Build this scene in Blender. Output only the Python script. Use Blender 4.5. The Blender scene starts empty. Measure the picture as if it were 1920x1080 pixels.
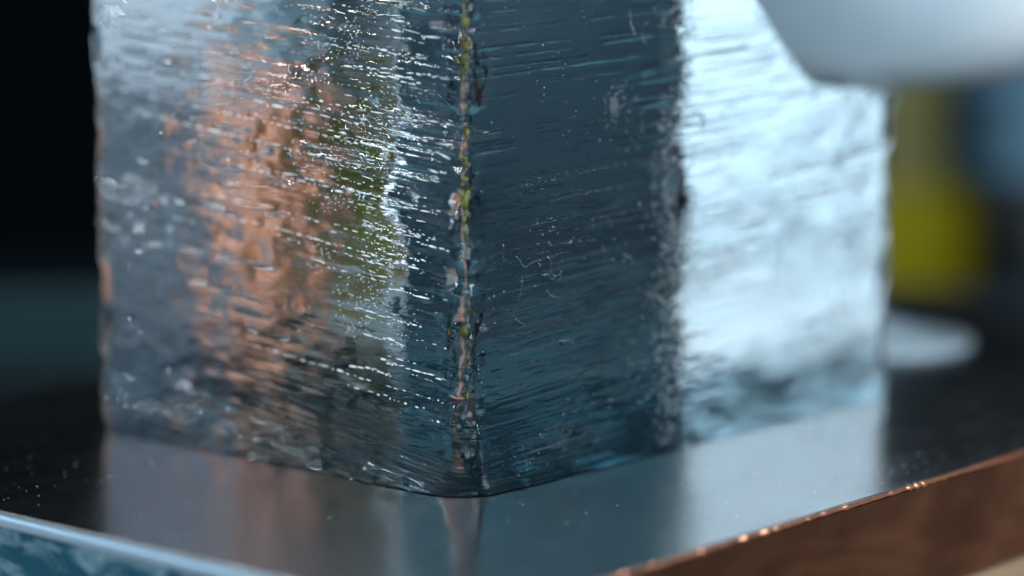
import bpy, bmesh, math, random
import numpy as np
from mathutils import Vector, Matrix

S = bpy.context.scene
COL = S.collection
rnd = random.Random(7)

# ------------------------------------------------------------------ camera
cam_d = bpy.data.cameras.new('camera')
cam = bpy.data.objects.new('camera', cam_d)
COL.objects.link(cam)
cam.location = (0, 0, 0.113)
cam.rotation_euler = (math.radians(90 - 7.84), 0, 0)
cam_d.sensor_width = 36
cam_d.lens = 87.2
cam_d.clip_start = 0.01
cam_d.clip_end = 50
cam_d.dof.use_dof = True
cam_d.dof.focus_distance = 0.515
cam_d.dof.aperture_fstop = 4.0
S.camera = cam

# ------------------------------------------------------------------ world, exposure
w = bpy.data.worlds.new('World')
S.world = w
w.use_nodes = True
bg = w.node_tree.nodes['Background']
bg.inputs[0].default_value = (0.10, 0.30, 0.42, 1)
bg.inputs[1].default_value = 0.045
S.view_settings.view_transform = 'Standard'
S.view_settings.look = 'None'
S.view_settings.exposure = 0
S.view_settings.gamma = 1
S.cycles.max_bounces = 14
S.cycles.transmission_bounces = 12
S.cycles.glossy_bounces = 6
S.cycles.diffuse_bounces = 2
S.cycles.sample_clamp_indirect = 6
S.cycles.blur_glossy = 0.1
S.cycles.use_denoising = True

# ------------------------------------------------------------------ lamps
def area(name, loc, target, sx, sy, power, color):
    d = bpy.data.lights.new(name, 'AREA')
    d.shape = 'RECTANGLE'
    d.size, d.size_y = sx, sy
    d.energy = power
    d.color = color
    o = bpy.data.objects.new(name, d)
    COL.objects.link(o)
    o.location = loc
    o.rotation_euler = (Vector(target) - Vector(loc)).to_track_quat('-Z', 'Y').to_euler()
    return o
# tall panel light added far to the left: comes back through the right face of the ice
area('left_panel_light', (-4.0, -0.32, 0.58), (0, -0.32, 0.58), 1.02, 2.0, 11.0, (0.66, 0.86, 1.0))
# added strip light, upper left: glints on the saw ridges
area('glint_strip', (-0.9, 0.42, 0.42), (0, 0.55, 0.05), 1.0, 0.025, 10.0, (0.88, 0.96, 1.0))
area('overhead_fill', (0.3, 0.75, 1.2), (0.05, 0.65, 0), 0.4, 0.4, 4.0, (0.80, 0.92, 1.0))  # general fill added from above
area('front_fill', (0.45, -0.35, 0.16), (0.08, 0.65, 0.06), 0.5, 0.5, 7.0, (0.72, 0.88, 1.0))  # soft fill added in front to lift the bowl
area('side_fill', (0.75, 0.36, 0.50), (0.06, 0.62, 0.11), 0.25, 0.25, 5.0, (0.80, 0.92, 1.0))  # added to brighten the frosted cut
area('side_wall_fill', (0.9, 0.6, 0.8), (1.3, 0.6, 0.05), 0.3, 0.1, 3.0, (0.9, 0.92, 1.0))  # added to light the unseen side wall
sd = bpy.data.lights.new('cup_spot', 'SPOT')  # warm spot added to brighten the cup seen through the ice
sd.energy = 7.0
sd.color = (1.0, 0.66, 0.42)
sd.spot_size = math.radians(21)
sd.spot_blend = 0.5
sd.shadow_soft_size = 0.02
so = bpy.data.objects.new('cup_spot', sd)
COL.objects.link(so)
so.location = (0.10, 0.40, 0.30)
so.rotation_euler = (Vector((0.2, 0.685, 0.045)) - so.location).to_track_quat('-Z', 'Y').to_euler()
area('panel_fill', (0.0, 1.95, 0.75), (0.0, 2.36, 0.05), 0.3, 0.1, 1.6, (0.7, 0.9, 1.0))  # added to light the unseen rear panels

# ------------------------------------------------------------------ helpers
def mat(name, base=(0.5, 0.5, 0.5), rough=0.5, metal=0.0, **kw):
    m = bpy.data.materials.new(name)
    m.use_nodes = True
    b = m.node_tree.nodes['Principled BSDF']
    b.inputs['Base Color'].default_value = (*base, 1)
    b.inputs['Roughness'].default_value = rough
    b.inputs['Metallic'].default_value = metal
    for k, v in kw.items():
        b.inputs[k].default_value = v
    return m

def N(m, typ, **kw):
    n = m.node_tree.nodes.new(typ)
    for k, v in kw.items():
        if isinstance(k, str) and hasattr(n, k) and k not in n.inputs:
            setattr(n, k, v)
        else:
            n.inputs[k].default_value = v
    return n

def L(m, a, b):
    m.node_tree.links.new(a, b)

def coords(m, scale=(1, 1, 1), rot=(0, 0, 0)):
    tc = N(m, 'ShaderNodeTexCoord')
    mp = N(m, 'ShaderNodeMapping')
    mp.inputs['Scale'].default_value = scale
    mp.inputs['Rotation'].default_value = rot
    L(m, tc.outputs['Object'], mp.inputs['Vector'])
    return mp.outputs['Vector']

def noise(m, vec, scale, detail=3, rough=0.5, dist=0.0):
    n = N(m, 'ShaderNodeTexNoise')
    n.inputs['Scale'].default_value = scale
    n.inputs['Detail'].default_value = detail
    n.inputs['Roughness'].default_value = rough
    n.inputs['Distortion'].default_value = dist
    L(m, vec, n.inputs['Vector'])
    return n.outputs['Fac']

def ramp(m, fac, stops):
    r = N(m, 'ShaderNodeValToRGB')
    e = r.color_ramp.elements
    while len(e) < len(stops):
        e.new(0.5)
    for i, (p, c) in enumerate(stops):
        e[i].position = p
        e[i].color = (*c, 1) if len(c) == 3 else c
    L(m, fac, r.inputs[0])
    return r.outputs['Color']

def bump(m, height, strength, dist, prev=None):
    b = N(m, 'ShaderNodeBump')
    b.inputs['Strength'].default_value = strength
    b.inputs['Distance'].default_value = dist
    L(m, height, b.inputs['Height'])
    if prev is not None:
        L(m, prev, b.inputs['Normal'])
    return b.outputs['Normal']

def obj(name, me, m, parent=None, smooth=True):
    o = bpy.data.objects.new(name, me)
    COL.objects.link(o)
    if m is not None:
        me.materials.append(m)
    if smooth and m is not None:
        me.polygons.foreach_set('use_smooth', [True] * len(me.polygons))
    o.parent = parent
    return o

def from_bm(name, bm, m, parent=None, smooth=False):
    bmesh.ops.recalc_face_normals(bm, faces=bm.faces)
    me = bpy.data.meshes.new(name)
    bm.to_mesh(me)
    bm.free()
    return obj(name, me, m, parent, smooth)

def thing(name, label, cat, loc=(0, 0, 0), rz=0.0, group=None):
    o = bpy.data.objects.new(name, None)
    COL.objects.link(o)
    o.empty_display_size = 0.02
    o.location = loc
    o.rotation_euler = (0, 0, rz)
    o['label'] = label
    o['category'] = cat
    if group:
        o['group'] = group
    return o

def lathe(prof, seg=96):
    bm = bmesh.new()
    rings = []
    for r, z in prof:
        if r < 1e-6:
            rings.append([bm.verts.new((0, 0, z))])
        else:
            rings.append([bm.verts.new((r * math.cos(2 * math.pi * i / seg), r * math.sin(2 * math.pi * i / seg), z)) for i in range(seg)])
    for a, b in zip(rings, rings[1:]):
        for i in range(seg):
            j = (i + 1) % seg
            if len(a) == 1 and len(b) == 1:
                continue
            if len(a) == 1:
                bm.faces.new((a[0], b[i], b[j]))
            elif len(b) == 1:
                bm.faces.new((a[i], a[j], b[0]))
            else:
                bm.faces.new((a[i], a[j], b[j], b[i]))
    return bm

def bez(pts, n=8):
    """smooth an open profile (Catmull-Rom)"""
    out = []
    P = [pts[0]] + list(pts) + [pts[-1]]
    for i in range(1, len(P) - 2):
        for k in range(n):
            t = k / n
            q = []
            for c in range(len(pts[0])):
                a, b, d, e = P[i - 1][c], P[i][c], P[i + 1][c], P[i + 2][c]
                q.append(0.5 * (2 * b + (d - a) * t + (2 * a - 5 * b + 4 * d - e) * t * t + (3 * b - a - 3 * d + e) * t ** 3))
            out.append(tuple(q))
    out.append(tuple(pts[-1]))
    return out

def box_bm(x0, x1, y0, y1, z0, z1, bev=0.0, seg=2):
    bm = bmesh.new()
    bmesh.ops.create_cube(bm, size=1)
    for v in bm.verts:
        v.co = Vector((x0 if v.co.x < 0 else x1, y0 if v.co.y < 0 else y1, z0 if v.co.z < 0 else z1))
    if bev:
        bmesh.ops.bevel(bm, geom=list(bm.edges), offset=bev, segments=seg, affect='EDGES', profile=0.5)
    return bm

# 3-D value noise in numpy
def _hash(ix, iy, iz, seed):
    h = (ix * 374761393 + iy * 668265263 + iz * 2147483647 + seed * 974634777) & 0xffffffff
    h = ((h ^ (h >> 13)) * 1274126177) & 0xffffffff
    h = ((h ^ (h >> 16)) * 2246822519) & 0xffffffff
    return ((h ^ (h >> 15)) & 0xffffff) / float(0xffffff)

def vnoise(x, y, z, seed=0):
    ix, iy, iz = np.floor(x).astype(np.int64), np.floor(y).astype(np.int64), np.floor(z).astype(np.int64)
    fx, fy, fz = x - ix, y - iy, z - iz
    fx, fy, fz = fx * fx * (3 - 2 * fx), fy * fy * (3 - 2 * fy), fz * fz * (3 - 2 * fz)
    r = 0
    for a in (0, 1):
        for b in (0, 1):
            for c in (0, 1):
                wgt = (fx if a else 1 - fx) * (fy if b else 1 - fy) * (fz if c else 1 - fz)
                r = r + wgt * _hash(ix + a, iy + b, iz + c, seed)
    return r * 2 - 1

def fbm(x, y, z, seed=0, octv=3):
    r, a = 0, 1.0
    for k in range(octv):
        r = r + a * vnoise(x * 2 ** k, y * 2 ** k, z * 2 ** k, seed + k * 17)
        a *= 0.5
    return r

# ------------------------------------------------------------------ materials
BLOCK_LOC = Vector((-0.0093, 0.4983, 0.0))
BLOCK_ROT = math.atan2(0.755, 0.655)

m_ice = bpy.data.materials.new('clear_ice')
m_ice.use_nodes = True
nt = m_ice.node_tree
nt.nodes.clear()
out = nt.nodes.new('ShaderNodeOutputMaterial')
gl = nt.nodes.new('ShaderNodeBsdfGlass')
gl.inputs['IOR'].default_value = 1.31
gl.inputs['Roughness'].default_value = 0.006
gl.inputs['Color'].default_value = (0.93, 0.97, 0.985, 1)
L(m_ice, gl.outputs[0], out.inputs['Surface'])
v1 = coords(m_ice, (1, 1, 4))
n1 = noise(m_ice, v1, 260, 2, 0.5, 0.3)
b1 = bump(m_ice, n1, 0.25, 0.0004)
L(m_ice, b1, gl.inputs['Normal'])

m_frost = bpy.data.materials.new('hand_cut_frosty_ice')
m_frost.use_nodes = True
nt = m_frost.node_tree
nt.nodes.clear()
out = nt.nodes.new('ShaderNodeOutputMaterial')
mx = nt.nodes.new('ShaderNodeMixShader')
g2_ = nt.nodes.new('ShaderNodeBsdfGlass')
g2_.inputs['IOR'].default_value = 1.31
g2_.inputs['Roughness'].default_value = 0.35
tr = nt.nodes.new('ShaderNodeBsdfTranslucent')
tr.inputs['Color'].default_value = (0.50, 0.56, 0.62, 1)
mx.inputs[0].default_value = 0.85
L(m_frost, g2_.outputs[0], mx.inputs[1])
L(m_frost, tr.outputs[0], mx.inputs[2])
L(m_frost, mx.outputs[0], out.inputs['Surface'])

m_base = bpy.data.materials.new('wet_ice_underside')
m_base.use_nodes = True
nt = m_base.node_tree
nt.nodes.clear()
out = nt.nodes.new('ShaderNodeOutputMaterial')
mx = nt.nodes.new('ShaderNodeMixShader')
df = nt.nodes.new('ShaderNodeBsdfDiffuse')
df.inputs['Color'].default_value = (0.008, 0.022, 0.03, 1)
gg = nt.nodes.new('ShaderNodeBsdfGlossy')
gg.inputs['Color'].default_value = (0.66, 0.82, 0.88, 1)
gg.inputs['Roughness'].default_value = 0.12
ns_ = noise(m_base, coords(m_base), 34, 5, 0.7, 0.8)
L(m_base, ramp(m_base, ns_, [(0.47, (0.03, 0.03, 0.03)), (0.70, (1.0, 1.0, 1.0))]), mx.inputs[0])
L(m_base, df.outputs[0], mx.inputs[1])
L(m_base, gg.outputs[0], mx.inputs[2])
L(m_base, mx.outputs[0], out.inputs['Surface'])

m_air = bpy.data.materials.new('air_pocket')
m_air.use_nodes = True
nt = m_air.node_tree
nt.nodes.clear()
out = nt.nodes.new('ShaderNodeOutputMaterial')
gl = nt.nodes.new('ShaderNodeBsdfGlass')
gl.inputs['IOR'].default_value = 1 / 1.31
gl.inputs['Roughness'].default_value = 0.02
L(m_air, gl.outputs[0], out.inputs['Surface'])

m_steel = mat('dark_polished_metal', (0.42, 0.41, 0.41), 0.10, 1.0)
m_steel.node_tree.nodes['Principled BSDF'].inputs['Specular Tint'].default_value = (0.78, 0.76, 0.76, 1)
v = coords(m_steel)
nb = noise(m_steel, v, 900, 3, 0.6)
ns = noise(m_steel, coords(m_steel, (1, 5, 1), (0, 0, 0.5)), 45, 6, 0.7, 0.6)
L(m_steel, ramp(m_steel, ns, [(0.3, (0.19, 0.19, 0.19)), (0.75, (0.29, 0.29, 0.29))]), m_steel.node_tree.nodes['Principled BSDF'].inputs['Roughness'])
L(m_steel, bump(m_steel, nb, 0.10, 0.0002), m_steel.node_tree.nodes['Principled BSDF'].inputs['Normal'])

m_copper = mat('worn_copper', (0.62, 0.28, 0.15), 0.27, 1.0)
v = coords(m_copper, (1, 1, 3))
nc = noise(m_copper, v, 30, 2, 0.5, 0.4)
L(m_copper, ramp(m_copper, nc, [(0.25, (0.07, 0.035, 0.024)), (0.5, (0.15, 0.078, 0.052)), (0.8, (0.30, 0.165, 0.11))]), m_copper.node_tree.nodes['Principled BSDF'].inputs['Base Color'])
L(m_copper, bump(m_copper, noise(m_copper, v, 300, 4, 0.6), 0.2, 0.0004), m_copper.node_tree.nodes['Principled BSDF'].inputs['Normal'])

m_blue_edge = mat('painted_blue_light_steel', (0.25, 0.52, 0.66), 0.35, 1.0)  # reflected blue light and pale blotches painted into the base colour
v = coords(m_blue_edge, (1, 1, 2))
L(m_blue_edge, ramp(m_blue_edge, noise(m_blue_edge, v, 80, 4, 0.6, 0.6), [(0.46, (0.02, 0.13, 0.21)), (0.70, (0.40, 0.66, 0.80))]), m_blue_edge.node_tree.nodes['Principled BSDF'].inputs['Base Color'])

m_wood = mat('tan_wood', (0.42, 0.27, 0.17), 0.55)
v = coords(m_wood, (2, 30, 30))
L(m_wood, ramp(m_wood, noise(m_wood, v, 6, 4, 0.6), [(0.3, (0.30, 0.18, 0.11)), (0.7, (0.5, 0.34, 0.22))]), m_wood.node_tree.nodes['Principled BSDF'].inputs['Base Color'])
m_dark = mat('dark_tabletop', (0.012, 0.02, 0.026), 0.35)
m_wall = mat('dark_wall', (0.002, 0.004, 0.006), 0.9)
m_wall.node_tree.nodes['Principled BSDF'].inputs['Specular IOR Level'].default_value = 0.05
m_bowl = mat('pale_blue_glaze', (0.50, 0.62, 0.69), 0.25)
m_yellow = mat('mustard_plastic', (0.25, 0.205, 0.003), 0.45)
m_olive = mat('olive_glaze', (0.50, 0.50, 0.05), 0.5)
m_yellow.node_tree.nodes['Principled BSDF'].inputs['Specular IOR Level'].default_value = 0.1
m_neck = mat('dull_olive_plastic', (0.17, 0.16, 0.05), 0.6)
m_grey = mat('slate_blue_enamel', (0.10, 0.22, 0.32), 0.5)
m_black = mat('black_plastic', (0.01, 0.016, 0.02), 0.5)
m_floor = mat('pale_floor', (0.45, 0.52, 0.57), 0.3)
m_navy = mat('navy_paint', (0.022, 0.072, 0.105), 0.6)
m_teal2 = mat('teal_paint', (0.05, 0.21, 0.27), 0.6)
m_teal = mat('teal_enamel', (0.009, 0.038, 0.046), 0.45)
m_olive_refr = mat('painted_olive_refraction', (0.15, 0.15, 0.03), 0.4)  # olive seen by refraction, put into solid colour
m_cup = mat('orange_copper', (0.74, 0.36, 0.22), 0.4, 0.1)
m_clay = mat('terracotta_plaster', (0.6, 0.25, 0.12), 0.8)
v = coords(m_clay, (1, 1, 1))
L(m_clay, ramp(m_clay, noise(m_clay, v, 9, 4, 0.6, 0.5), [(0.38, (0.13, 0.19, 0.26)), (0.55, (0.22, 0.26, 0.32)), (0.72, (0.30, 0.29, 0.30))]), m_clay.node_tree.nodes['Principled BSDF'].inputs['Base Color'])

# ------------------------------------------------------------------ setting
def structure(name, bm, m):
    o = from_bm(name, bm, m)
    o['kind'] = 'structure'
    return o
structure('tabletop', box_bm(-0.45, 0.8, -0.2, 1.15, -0.065, -0.045, 0.003), m_dark)
structure('floor', box_bm(-4.3, 1.3, -2.0, 2.4, -0.80, -0.75), m_floor)
structure('rear_bench', box_bm(-0.9, 1.1, 1.3, 2.1, -0.19, -0.15, 0.003), m_dark)
structure('ice_tint_panel_low', box_bm(-0.22, 0.26, 2.34, 2.398, -0.55, 0.165, 0.004), m_navy)  # unseen navy panel added to tint the view through the ice
structure('ice_tint_panel', box_bm(-0.28, 0.32, 2.33, 2.398, 0.17, 0.75, 0.004), m_teal2)  # unseen teal panel added for the teal low in the ice
structure('back_wall', box_bm(-2.5, 2.5, 2.4, 2.5, -1.0, 2.0), m_wall)

# ------------------------------------------------------------------ wooden board under the slab
board = thing('wooden_board', 'tan wooden board showing under the copper-sided slab in the lower right corner', 'board', (*BLOCK_LOC.xy, -0.045), BLOCK_ROT)
for k in range(5):
    y0 = -0.16 + k * 0.075
    from_bm('plank', box_bm(-0.10, 0.36, y0, y0 + 0.0742, 0, 0.0195, 0.0015), m_wood, board)

# ------------------------------------------------------------------ metal slab
slab = thing('metal_slab', 'thick dark polished slab with copper side that the ice block stands on', 'metal slab', (*BLOCK_LOC.xy, 0), BLOCK_ROT)
X0, X1, Y0, Y1, TH = -0.0675, 0.33, -0.0595, 0.17, 0.0248
from_bm('top_plate', box_bm(X0, X1, Y0, Y1, -0.0008, 0, 0.0003, 2), m_steel, slab)
from_bm('copper_side', box_bm(X0 + 0.004, X1, Y0 + 0.0002, Y0 + 0.02, -TH, -0.00085, 0.0008, 3), m_copper, slab)
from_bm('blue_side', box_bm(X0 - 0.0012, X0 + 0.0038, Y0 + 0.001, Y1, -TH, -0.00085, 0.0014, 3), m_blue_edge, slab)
from_bm('rim', box_bm(X0 - 0.0022, X0 + 0.0001, Y0 + 0.001, Y1, -0.0028, -0.0002, 0.0008, 3), mat('painted_sheen_rim', (0.34, 0.50, 0.64), 0.42, 0.8), slab)  # pale blue sheen of this edge put into the rim colour
from_bm('core', box_bm(X0 + 0.0042, X1 - 0.002, Y0 + 0.0205, Y1 - 0.002, -TH + 0.0005, -0.0012), m_black, slab)
# burnished copper lip along the near right edge, uneven
bm = bmesh.new()
n = 420
prev = None
for i in range(n + 1):
    x = X0 + 0.001 + (X1 - X0 - 0.002) * i / n
    a = 0.00040 + 0.00008 * math.sin(i * 0.21) + 0.00016 * rnd.random() * (1 if rnd.random() < 0.8 else 2.4)
    cr = [bm.verts.new((x, Y0 - a * 0.5 + a * math.cos(t), -0.0006 + a * math.sin(t))) for t in [2 * math.pi * k / 6 for k in range(6)]]
    if prev:
        for k in range(6):
            bm.faces.new((prev[k], prev[(k + 1) % 6], cr[(k + 1) % 6], cr[k]))
    prev = cr
m_lip = mat('bright_copper', (0.85, 0.42, 0.26), 0.25, 1.0)
from_bm('copper_lip', bm, m_lip, slab, True)

# dust and grit lying on the slab
rs = np.random.default_rng(9)
bm = bmesh.new()
for k in range(620):
    if k < 330:
        px_, py_ = rs.uniform(0.06, 0.30), Y0 + abs(rs.normal(0, 0.016)) + 0.001
    elif k < 430:
        px_, py_ = X0 + 0.004 + abs(rs.normal(0, 0.02)), rs.uniform(0.06, 0.16)
    else:
        px_, py_ = rs.uniform(X0 + 0.002, 0.3), Y0 + 0.001 + rs.random() * 0.05
    r_ = rs.uniform(0.00003, 0.00010) * (1.5 if rs.random() < 0.1 else 1)
    bmesh.ops.create_icosphere(bm, subdivisions=1, radius=r_, matrix=Matrix.Translation((px_, py_, r_ * 0.5)) @ Matrix.Diagonal((rs.uniform(1, 2.5), 1, 0.6, 1)))
dust = from_bm('grit', bm, mat('pale_grit', (0.55, 0.57, 0.58), 0.5), slab)
dust['kind'] = 'stuff'

# ------------------------------------------------------------------ ice block
PW, PT, PH = 0.159, 0.116, 0.165
prof = bez([(0.159, 0.0), (0.159, 0.03), (0.159, 0.06), (0.1588, 0.0755), (0.1575, 0.0775), (0.150, 0.0785), (0.140, 0.0792), (0.130, 0.0798), (0.1240, 0.0808),
            (0.1205, 0.0827), (0.1170, 0.0855), (0.1115, 0.0902), (0.1055, 0.0955), (0.1000, 0.1012), (0.094, 0.110), (0.088, 0.13), (0.086, 0.15), (0.085, 0.165)], 12)
pa = np.array(prof)
sl = np.r_[0, np.cumsum(np.hypot(*np.diff(pa, axis=0).T))]
M = 800
ss = np.linspace(0, sl[-1], M)
Ws, Zs = np.interp(ss, sl, pa[:, 0]), np.interp(ss, sl, pa[:, 1])
def ring_params(spacing):
    """per side parameters, so that every ring has the same vertex count"""
    return None
NXs, NYs, NC = 380, 290, 14
def ring(W, z):
    r = 0.0016 + 0.0085 * math.exp(-z / 0.013)
    pts, nor = [], []
    def seg(ax, ay, bx, by, n, nx, ny):
        for k in range(n):
            t = k / n
            pts.append((ax + (bx - ax) * t, ay + (by - ay) * t)); nor.append((nx, ny))
    def arc(cx, cy, a0, rr):
        for k in range(NC):
            a = a0 + math.pi / 2 * k / NC
            pts.append((cx + rr * math.cos(a), cy + rr * math.sin(a))); nor.append((math.cos(a), math.sin(a)))
    q = 0.0016
    seg(r, 0, W - q, 0, NXs, 0, -1)
    arc(W - q, q, -math.pi / 2, q)
    seg(W, q, W, PT - q, 90, 1, 0)
    arc(W - q, PT - q, 0, q)
    seg(W - q, PT, q, PT, 90, 0, 1)
    arc(q, PT - q, math.pi / 2, q)
    seg(0, PT - q, 0, r, NYs, -1, 0)
    arc(r, r, math.pi, r)
    return pts, nor
V, NN = [], []
Zs = np.maximum.accumulate(Zs)
for k_, (W_, z_) in enumerate(zip(Ws, Zs)):
    zl = PH * k_ / (M - 1)                       # even heights on the far-left side, profile heights at the cut side
    p, nn = ring(W_, zl)
    p = np.array(p)
    f_ = np.clip(p[:, 0] / W_, 0, 1) ** 3
    V.append(np.c_[p, zl * (1 - f_) + z_ * f_])
    NN.append(np.c_[np.array(nn), np.zeros(len(p))])
K = len(V[0])
V = np.array(V).reshape(-1, 3)
# the cut runs diagonally across the block's right corner
Wr = np.repeat(Ws, K)
V[:, 0] *= np.minimum(PW, Wr + 0.9 * V[:, 1]) / Wr
NN = np.array(NN).reshape(-1, 3)
x, y, z = V.T
W_at = np.minimum(PW, Wr + 0.9 * y)
# saw marks: near-horizontal grooves, broken up along their run
warp = 0.0008 * vnoise(x * 20, y * 20, z * 12, 3) + 0.00012 * vnoise(x * 120, y * 120, z * 60, 4)
zz = z + warp - 0.11 * y - 0.06 * x
front = np.clip(-NN[:, 0], 0, 1) + np.clip(-NN[:, 1], 0, 1)
leftish = np.clip(-NN[:, 0], 0, 1)
def ridged(v, p):
    return (1 - np.abs(v)) ** p
g1 = ridged(vnoise(x * 9, y * 9, zz * 520, 11), 5)
g2 = ridged(vnoise(x * 14, y * 14, zz * 1150, 12), 3)
g3 = vnoise(x * 260, y * 260, zz * 700, 14)
amp = np.clip(0.50 + 1.0 * vnoise(x * 30, y * 30, z * 55, 21), 0.22, 1.25)
amp2 = np.clip(0.5 + 1.2 * vnoise(x * 70, y * 70, z * 160, 22), 0.0, 1.2)
gate = np.clip(vnoise(x * 220, y * 220, zz * 300, 23) * 1.6 + 0.5, 0.15, 1)     # breaks a ridge into dashes
d = front * (0.00034 * g1 * gate + 0.00030 * g2 * amp2) * amp * (1.0 + 0.25 * leftish)
d += front * 0.00004 * g3 * amp2
d += (0.2 + 0.8 * front) * 0.00022 * fbm(x * 60, y * 60, z * 90, 31, 2) + 0.00020 * leftish * fbm(x * 130, y * 130, z * 260, 33, 2) * np.clip(0.4 + y / 0.05, 0, 1.3)
# chipped vertical edges
def edge(cx, cy, wd):
    return np.exp(-((x - cx) ** 2 + (y - cy) ** 2) / wd ** 2)
e = (1.5 + 1.6 * np.exp(-((z - 0.028) / 0.014) ** 2)) * edge(0.001, 0.001, 0.0042) + edge(0, PT, 0.004) + edge(W_at, 0, 0.004) + 1.6 * edge(W_at, PT, 0.0035)
ch = fbm(x * 150, y * 150, z * 120, 41, 4)
d += e * (0.0006 * ch - 0.0006 * np.clip(vnoise(x * 90, y * 90, z * 130, 43), 0, 1) * 1.5)
V2 = V + NN * d[:, None]
# the notch's shelf and slope are lifted too
verts = np.vstack([V2, V2[:K], V2[-K:], [[PW * 0.5, PT * 0.5, 0.0], [0.04, PT * 0.5, V2[-K:, 2].mean()]]])
idx = np.arange(M * K).reshape(M, K)
a = idx[:-1, :]; b = np.roll(idx, -1, 1)[:-1, :]; c = np.roll(idx, -1, 1)[1:, :]; dd = idx[1:, :]
quads = np.stack([a, b, c, dd], -1).reshape(-1, 4)
nb_, nt_ = (M + 2) * K, (M + 2) * K + 1
ib, it = np.arange(M * K, M * K + K), np.arange(M * K + K, M * K + 2 * K)
bt = np.stack([np.roll(ib, -1), ib, np.full(K, nb_)], -1)
tt = np.stack([it, np.roll(it, -1), np.full(K, nt_)], -1)
me = bpy.data.meshes.new('ice_block')
nf = len(quads) + len(bt) + len(tt)
me.vertices.add(len(verts)); me.vertices.foreach_set('co', verts.astype(np.float32).ravel())
lv = np.r_[quads.ravel(), bt.ravel(), tt.ravel()]
me.loops.add(len(lv)); me.loops.foreach_set('vertex_index', lv.astype(np.int32))
ls = np.r_[np.arange(len(quads)) * 4, len(quads) * 4 + np.arange(len(bt) + len(tt)) * 3]
me.polygons.add(nf); me.polygons.foreach_set('loop_start', ls.astype(np.int32))
me.update(calc_edges=True)
mi = np.zeros(nf, dtype=np.int32)
sel = (verts[quads[:, 0], 2] > 0.0768) & (NN[quads[:, 0], 0] > 0.5) & (verts[quads[:, 0], 0] < PW - 0.003)
mi[:len(quads)][sel] = 1
mi[len(quads):len(quads) + len(bt)] = 2
me.polygons.foreach_set('material_index', mi)
ice = thing('ice_block', 'large clear ice block with saw marks and a step cut from its upper right', 'ice block', (*BLOCK_LOC.xy, 0.0002), BLOCK_ROT)
me.materials.append(m_ice)
me.materials.append(m_frost)
me.materials.append(m_base)
me.polygons.foreach_set('use_smooth', [True] * nf)
obj('ice_body', me, None, ice)

# air bubbles frozen in, just behind the two near faces
def bubbles(name, pts, m):
    bm = bmesh.new()
    for (px, py, pz, r) in pts:
        mtx = Matrix.Translation((px, py, pz)) @ Matrix.Diagonal((1, 1, 1 + 0.3 * rnd.random(), 1))
        bmesh.ops.create_icosphere(bm, subdivisions=1, radius=r, matrix=mtx)
    o = from_bm(name, bm, m, ice, True)
    o['kind'] = 'stuff'
    return o
pts = []
for k in range(320):
    s = rnd.random()
    r = 0.00010 + 0.00022 * rnd.random() ** 3
    if rnd.random() < 0.5:
        pts.append((0.003 + 0.15 * rnd.random() ** 1.3, 0.0008 + 0.012 * rnd.random() ** 2, 0.002 + 0.07 * rnd.random(), r))
    else:
        pts.append((0.0008 + 0.012 * rnd.random() ** 2, 0.003 + 0.11 * rnd.random() ** 1.3, 0.002 + 0.1 * rnd.random(), r))
for k in range(90):   # cloudy knots
    pts.append((0.050 + rnd.gauss(0, 0.0022), 0.0015 + 0.002 * rnd.random(), 0.0792 + rnd.gauss(0, 0.0018), 0.00016 + 0.0004 * rnd.random() ** 2))
for k in range(200):
    pts.append((0.030 + rnd.gauss(0, 0.008), 0.0015 + 0.003 * rnd.random(), 0.0075 + rnd.gauss(0, 0.0016), 0.00012 + 0.0003 * rnd.random() ** 2))
bubbles('air_bubbles', [p for p in pts if p[0] < 0.155 and p[2] > 0.002], m_air)

# air pockets and white glint stand-ins strung along the saw lines
tmp = bmesh.new()
bmesh.ops.create_icosphere(tmp, subdivisions=1, radius=1)
tmp.verts.index_update()
UV_ = np.array([v.co[:] for v in tmp.verts]); UF_ = np.array([[v.index for v in f.verts] for f in tmp.faces])
tmp.free()
G = V2.reshape(M, K, 3)
LC = np.arange(NXs + 3 * NC + 180, NXs + 3 * NC + 180 + NYs)   # left-face columns, y falling
def left_x(yq, zq):
    row = int(np.clip(zq / PH * (M - 1), 0, M - 1))
    col = LC[int(np.clip((PT - 0.0016 - yq) / (PT - 0.0016 - 0.0028) * NYs, 0, NYs - 1))]
    return G[row, col, 0]
def right_y(xq, zq):
    row = int(np.argmin(np.abs(G[:, int(NXs * min(xq / 0.15, 0.99)), 2] - zq)))
    col = int(np.argmin(np.abs(G[row, :NXs, 0] - xq)))
    return G[row, col, 1]
m_glint = mat('painted_glint_white', (0.88, 0.93, 0.96), 0.22)  # white colour stands in for glints on the ice
def ellipsoids(name, cs, half, tilt, m):
    n_ = len(cs)
    P_ = UV_[None] * half[:, None, :]
    P_[:, :, 2] += tilt[:, None, 0] * P_[:, :, 0] + tilt[:, None, 1] * P_[:, :, 1]
    P_ = (P_ + cs[:, None]).reshape(-1, 3)
    F_ = (UF_[None] + (np.arange(n_) * len(UV_))[:, None, None]).reshape(-1, 3)
    me_ = bpy.data.meshes.new(name)
    me_.vertices.add(len(P_)); me_.vertices.foreach_set('co', P_.astype(np.float32).ravel())
    me_.loops.add(F_.size); me_.loops.foreach_set('vertex_index', F_.astype(np.int32).ravel())
    me_.polygons.add(len(F_)); me_.polygons.foreach_set('loop_start', (np.arange(len(F_)) * 3).astype(np.int32))
    me_.update(calc_edges=True)
    o = obj(name, me_, m, ice, True)
    o['kind'] = 'stuff'
    return o
rg = np.random.default_rng(5)
cs, hf, tl = [], [], []
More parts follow.
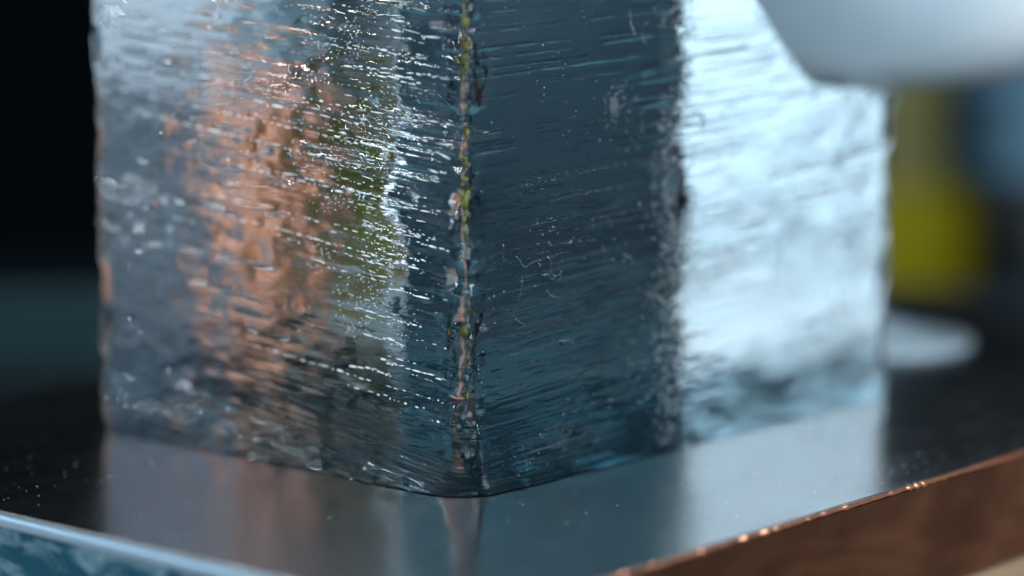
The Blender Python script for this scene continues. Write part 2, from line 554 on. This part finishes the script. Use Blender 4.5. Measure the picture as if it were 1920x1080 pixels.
# left face: rows of white dashes drawn as glints, densest in the upper part near the corner
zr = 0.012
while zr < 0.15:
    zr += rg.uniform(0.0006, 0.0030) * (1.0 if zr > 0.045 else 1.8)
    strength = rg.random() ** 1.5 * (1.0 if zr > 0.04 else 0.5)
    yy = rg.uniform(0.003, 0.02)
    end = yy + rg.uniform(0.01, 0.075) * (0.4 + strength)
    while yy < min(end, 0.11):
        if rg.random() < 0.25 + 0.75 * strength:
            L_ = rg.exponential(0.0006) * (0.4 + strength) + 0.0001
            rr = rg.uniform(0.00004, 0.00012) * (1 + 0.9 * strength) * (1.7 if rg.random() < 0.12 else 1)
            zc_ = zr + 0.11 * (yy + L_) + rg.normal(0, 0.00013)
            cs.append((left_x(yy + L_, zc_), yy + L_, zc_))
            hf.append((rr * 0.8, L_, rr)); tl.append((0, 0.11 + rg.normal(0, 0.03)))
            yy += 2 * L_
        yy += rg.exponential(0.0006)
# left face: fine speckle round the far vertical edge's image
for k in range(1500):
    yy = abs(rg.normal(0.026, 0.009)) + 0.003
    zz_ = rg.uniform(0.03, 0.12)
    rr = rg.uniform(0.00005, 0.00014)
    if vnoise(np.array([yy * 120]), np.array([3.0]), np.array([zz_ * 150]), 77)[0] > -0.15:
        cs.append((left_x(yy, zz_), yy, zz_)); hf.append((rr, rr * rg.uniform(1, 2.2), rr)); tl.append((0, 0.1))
ellipsoids('glint_beads', np.array(cs), np.array(hf), np.array(tl), m_glint)
cs, hf, tl = [], [], []
# right face: long faint lines and scattered flecks
for k in range(80):
    z0_ = rg.uniform(0.008, 0.064); x0_ = rg.uniform(0.008, 0.05); xe = x0_ + rg.uniform(0.004, 0.028)
    while x0_ < xe:
        L_ = rg.uniform(0.0004, 0.0018)
        rr = rg.uniform(0.00004, 0.00009)
        cs.append((x0_ + L_, right_y(x0_ + L_, z0_ + 0.06 * x0_) if k % 2 else 0.0008, z0_ + 0.06 * x0_)); hf.append((L_, rr, rr)); tl.append((0.06, 0))
        x0_ += 2 * L_ + rg.exponential(0.0008)
for k in range(420):
    x0_ = rg.uniform(0.004, 0.15); z0_ = rg.uniform(0.003, 0.12); rr = rg.uniform(0.00006, 0.00018) * (1.3 if rg.random() < 0.1 else 1)
    if x0_ < 0.095:
        cs.append((x0_, rg.uniform(0.0006, 0.004), z0_)); hf.append((rr * rg.uniform(1, 2.5), rr, rr)); tl.append((0.06, 0))
# heavier glints, drawn as white dashes, grouped in the upper left of the near edge
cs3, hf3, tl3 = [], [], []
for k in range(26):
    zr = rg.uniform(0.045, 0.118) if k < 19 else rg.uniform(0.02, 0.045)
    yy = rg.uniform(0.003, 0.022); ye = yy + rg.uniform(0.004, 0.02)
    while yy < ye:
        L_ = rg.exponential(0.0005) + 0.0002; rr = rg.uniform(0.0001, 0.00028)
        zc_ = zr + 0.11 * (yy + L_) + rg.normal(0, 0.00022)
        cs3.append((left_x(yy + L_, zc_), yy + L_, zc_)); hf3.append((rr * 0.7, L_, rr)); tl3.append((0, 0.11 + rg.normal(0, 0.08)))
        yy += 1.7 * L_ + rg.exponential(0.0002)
ellipsoids('glint_dashes', np.array(cs3), np.array(hf3), np.array(tl3), m_glint)
# white specks painting a soft border to the bright image in the right face
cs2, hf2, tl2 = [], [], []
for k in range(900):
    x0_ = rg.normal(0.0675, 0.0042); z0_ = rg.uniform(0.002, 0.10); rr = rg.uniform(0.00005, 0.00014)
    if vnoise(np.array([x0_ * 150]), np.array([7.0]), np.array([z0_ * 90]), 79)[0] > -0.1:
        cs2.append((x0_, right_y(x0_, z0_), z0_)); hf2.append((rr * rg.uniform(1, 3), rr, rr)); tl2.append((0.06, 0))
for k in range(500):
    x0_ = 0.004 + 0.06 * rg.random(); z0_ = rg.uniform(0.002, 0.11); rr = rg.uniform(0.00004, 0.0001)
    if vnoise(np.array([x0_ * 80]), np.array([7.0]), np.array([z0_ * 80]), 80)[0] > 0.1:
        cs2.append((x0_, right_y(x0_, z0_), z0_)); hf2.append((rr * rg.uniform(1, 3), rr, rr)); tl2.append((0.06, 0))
ellipsoids('glint_specks', np.array(cs2), np.array(hf2), np.array(tl2), m_glint)
ellipsoids('air_streaks', np.array(cs), np.array(hf), np.array(tl), m_air)

# olive spots standing in for colour refracted at the near vertical edge
cs, hf, tl = [], [], []
for k in range(60):
    zf = rg.uniform(0.05, 0.125) if k % 4 else rg.uniform(0.02, 0.125)
    a_ = rg.normal(0.0012, 0.0006)
    cs.append((a_ + rg.normal(0, 0.0005), a_ + rg.normal(0, 0.0005), zf))
    q_ = rg.uniform(0.3, 1.0) + 0.9 * (rg.random() < 0.2)
    hf.append((0.0006 * q_, rg.uniform(0.0003, 0.0008) * q_, rg.uniform(0.0004, 0.0015) * q_)); tl.append((0, 0))
ellipsoids('olive_refractions', np.array(cs), np.array(hf), np.array(tl), m_olive_refr)

# hairline cracks
bm = bmesh.new()
def crack(x0, z0, ang, n, step, rad, y0=0.0012):
    p = Vector((x0, y0, z0)); prev = None
    for i in range(n):
        ang += rnd.gauss(0, 0.38)
        rr = rad * (0.6 + 0.6 * rnd.random()) * (1 - 0.6 * i / n)
        dirv = Vector((math.cos(ang), 0, math.sin(ang)))
        side = Vector((-math.sin(ang), 0, math.cos(ang)))
        ring_ = [bm.verts.new(p + side * rr * math.cos(t) + Vector((0, 1, 0)) * rr * math.sin(t)) for t in [2 * math.pi * k / 5 for k in range(5)]]
        if prev:
            for k in range(5):
                bm.faces.new((prev[k], prev[(k + 1) % 5], ring_[(k + 1) % 5], ring_[k]))
        else:
            bm.faces.new(ring_)
        prev = ring_
        p = p + dirv * step + Vector((0, rnd.gauss(0, 0.0001), 0))
        p.y = min(max(p.y, 0.0007), 0.003)
    bm.faces.new(prev[::-1])
for (x0, z0, an, n_, st) in [(0.016, 0.049, -1.2, 16, 0.0007), (0.018, 0.044, -2.0, 12, 0.0007), (0.023, 0.047, -1.5, 16, 0.0007), (0.026, 0.048, -0.4, 12, 0.0007), (0.026, 0.041, -1.0, 10, 0.0007),
                              (0.044, 0.049, -0.9, 14, 0.0008), (0.015, 0.038, -0.9, 14, 0.0007), (0.049, 0.034, -1.4, 10, 0.0008), (0.030, 0.030, -0.6, 10, 0.0007), (0.012, 0.052, -1.7, 10, 0.0007)]:
    crack(x0, z0, an, n_, st, 0.00036)
for k in range(16):
    crack(rnd.uniform(0.055, 0.066), rnd.uniform(0.01, 0.1), rnd.choice([-1.6, 1.5, -2.4, -0.8]), 9, 0.0008, 0.0003)
ck = from_bm('hairline_cracks', bm, m_air, ice, True)
ck['kind'] = 'stuff'

# ------------------------------------------------------------------ stemmed bowl behind the block
bowl = thing('stemmed_bowl', 'pale blue stemmed bowl with a flat round foot standing behind the ice block', 'bowl', (0.100, 0.710, 0.0))
pf = bez([(0.0, 0.0742), (0.016, 0.0742), (0.032, 0.0750), (0.046, 0.0775), (0.057, 0.083), (0.065, 0.095), (0.068, 0.115), (0.068, 0.135), (0.0665, 0.1352), (0.0662, 0.115), (0.063, 0.097), (0.052, 0.084), (0.02, 0.0765), (0.0, 0.0765)], 6)
from_bm('bowl', lathe(pf), m_bowl, bowl, True)
from_bm('stem', lathe(bez([(0.0, 0.010), (0.007, 0.0105), (0.0045, 0.018), (0.004, 0.04), (0.005, 0.062), (0.010, 0.0738), (0.0, 0.0739)], 5), 48), m_bowl, bowl, True)
from_bm('foot', lathe(bez([(0.0, 0.0), (0.03, 0.0), (0.0325, 0.0005), (0.0330, 0.0012), (0.031, 0.0020), (0.02, 0.0042), (0.007, 0.0075), (0.0, 0.0099)], 6)), m_bowl, bowl, True)

# ------------------------------------------------------------------ things on the table behind
def bottle(name, label, cat, loc, parts, group=None):
    t = thing(name, label, cat, loc, 0, group)
    for nm, pr, m in parts:
        from_bm(nm, lathe(bez(pr, 5), 64), m, t, True)
    return t
bottle('yellow_jar', 'blurred mustard yellow jar behind the ice block at right edge of its step', 'jar', (0.262, 1.65, -0.15),
       [('body', [(0, 0), (0.040, 0), (0.045, 0.004), (0.046, 0.05), (0.044, 0.092), (0.032, 0.106), (0.0, 0.107)], m_yellow),
        ('neck', [(0, 0.107), (0.027, 0.1072), (0.025, 0.13), (0.026, 0.18), (0.0, 0.181)], m_neck)])
bottle('grey_canister', 'blurred slate blue canister with a dark lower half at the right edge', 'canister', (0.365, 1.72, -0.15),
       [('base', [(0, 0), (0.046, 0), (0.050, 0.004), (0.050, 0.105), (0.0, 0.1055)], m_black),
        ('upper_body', [(0, 0.106), (0.0495, 0.1062), (0.050, 0.13), (0.049, 0.205), (0.03, 0.22), (0.0, 0.221)], m_grey)])
bottle('olive_bottle', 'slim olive green bottle seen only through the left face of the ice', 'bottle', (0.207, 0.708, 0.0),
       [('body', [(0, 0), (0.012, 0), (0.013, 0.003), (0.013, 0.09), (0.007, 0.11), (0.006, 0.15), (0.0, 0.151)], m_olive)])
bottle('copper_cup', 'orange copper cup seen only through the left face of the ice', 'cup', (0.200, 0.675, 0.0),
       [('body', [(0, 0), (0.016, 0), (0.0175, 0.003), (0.018, 0.04), (0.019, 0.10), (0.018, 0.10), (0.0165, 0.01), (0.0, 0.008)], m_cup)])

# shallow teal tray at left behind
tray = thing('teal_tray', 'low dark teal tray blurred behind the ice block on the left', 'tray', (-0.32, 0.985, -0.045), 0.10)
from_bm('tray_base', box_bm(-0.24, 0.2, -0.065, 0.065, 0, 0.004, 0.002, 3), m_teal, tray)
from_bm('tray_rim', box_bm(-0.245, 0.205, 0.0655, 0.071, 0, 0.010, 0.002, 3), m_teal, tray)

# unseen side wall, added so its colour comes back through the ice's left face
structure('side_wall', box_bm(1.3, 1.4, -0.6, 2.3, -1.0, 1.4), m_clay)
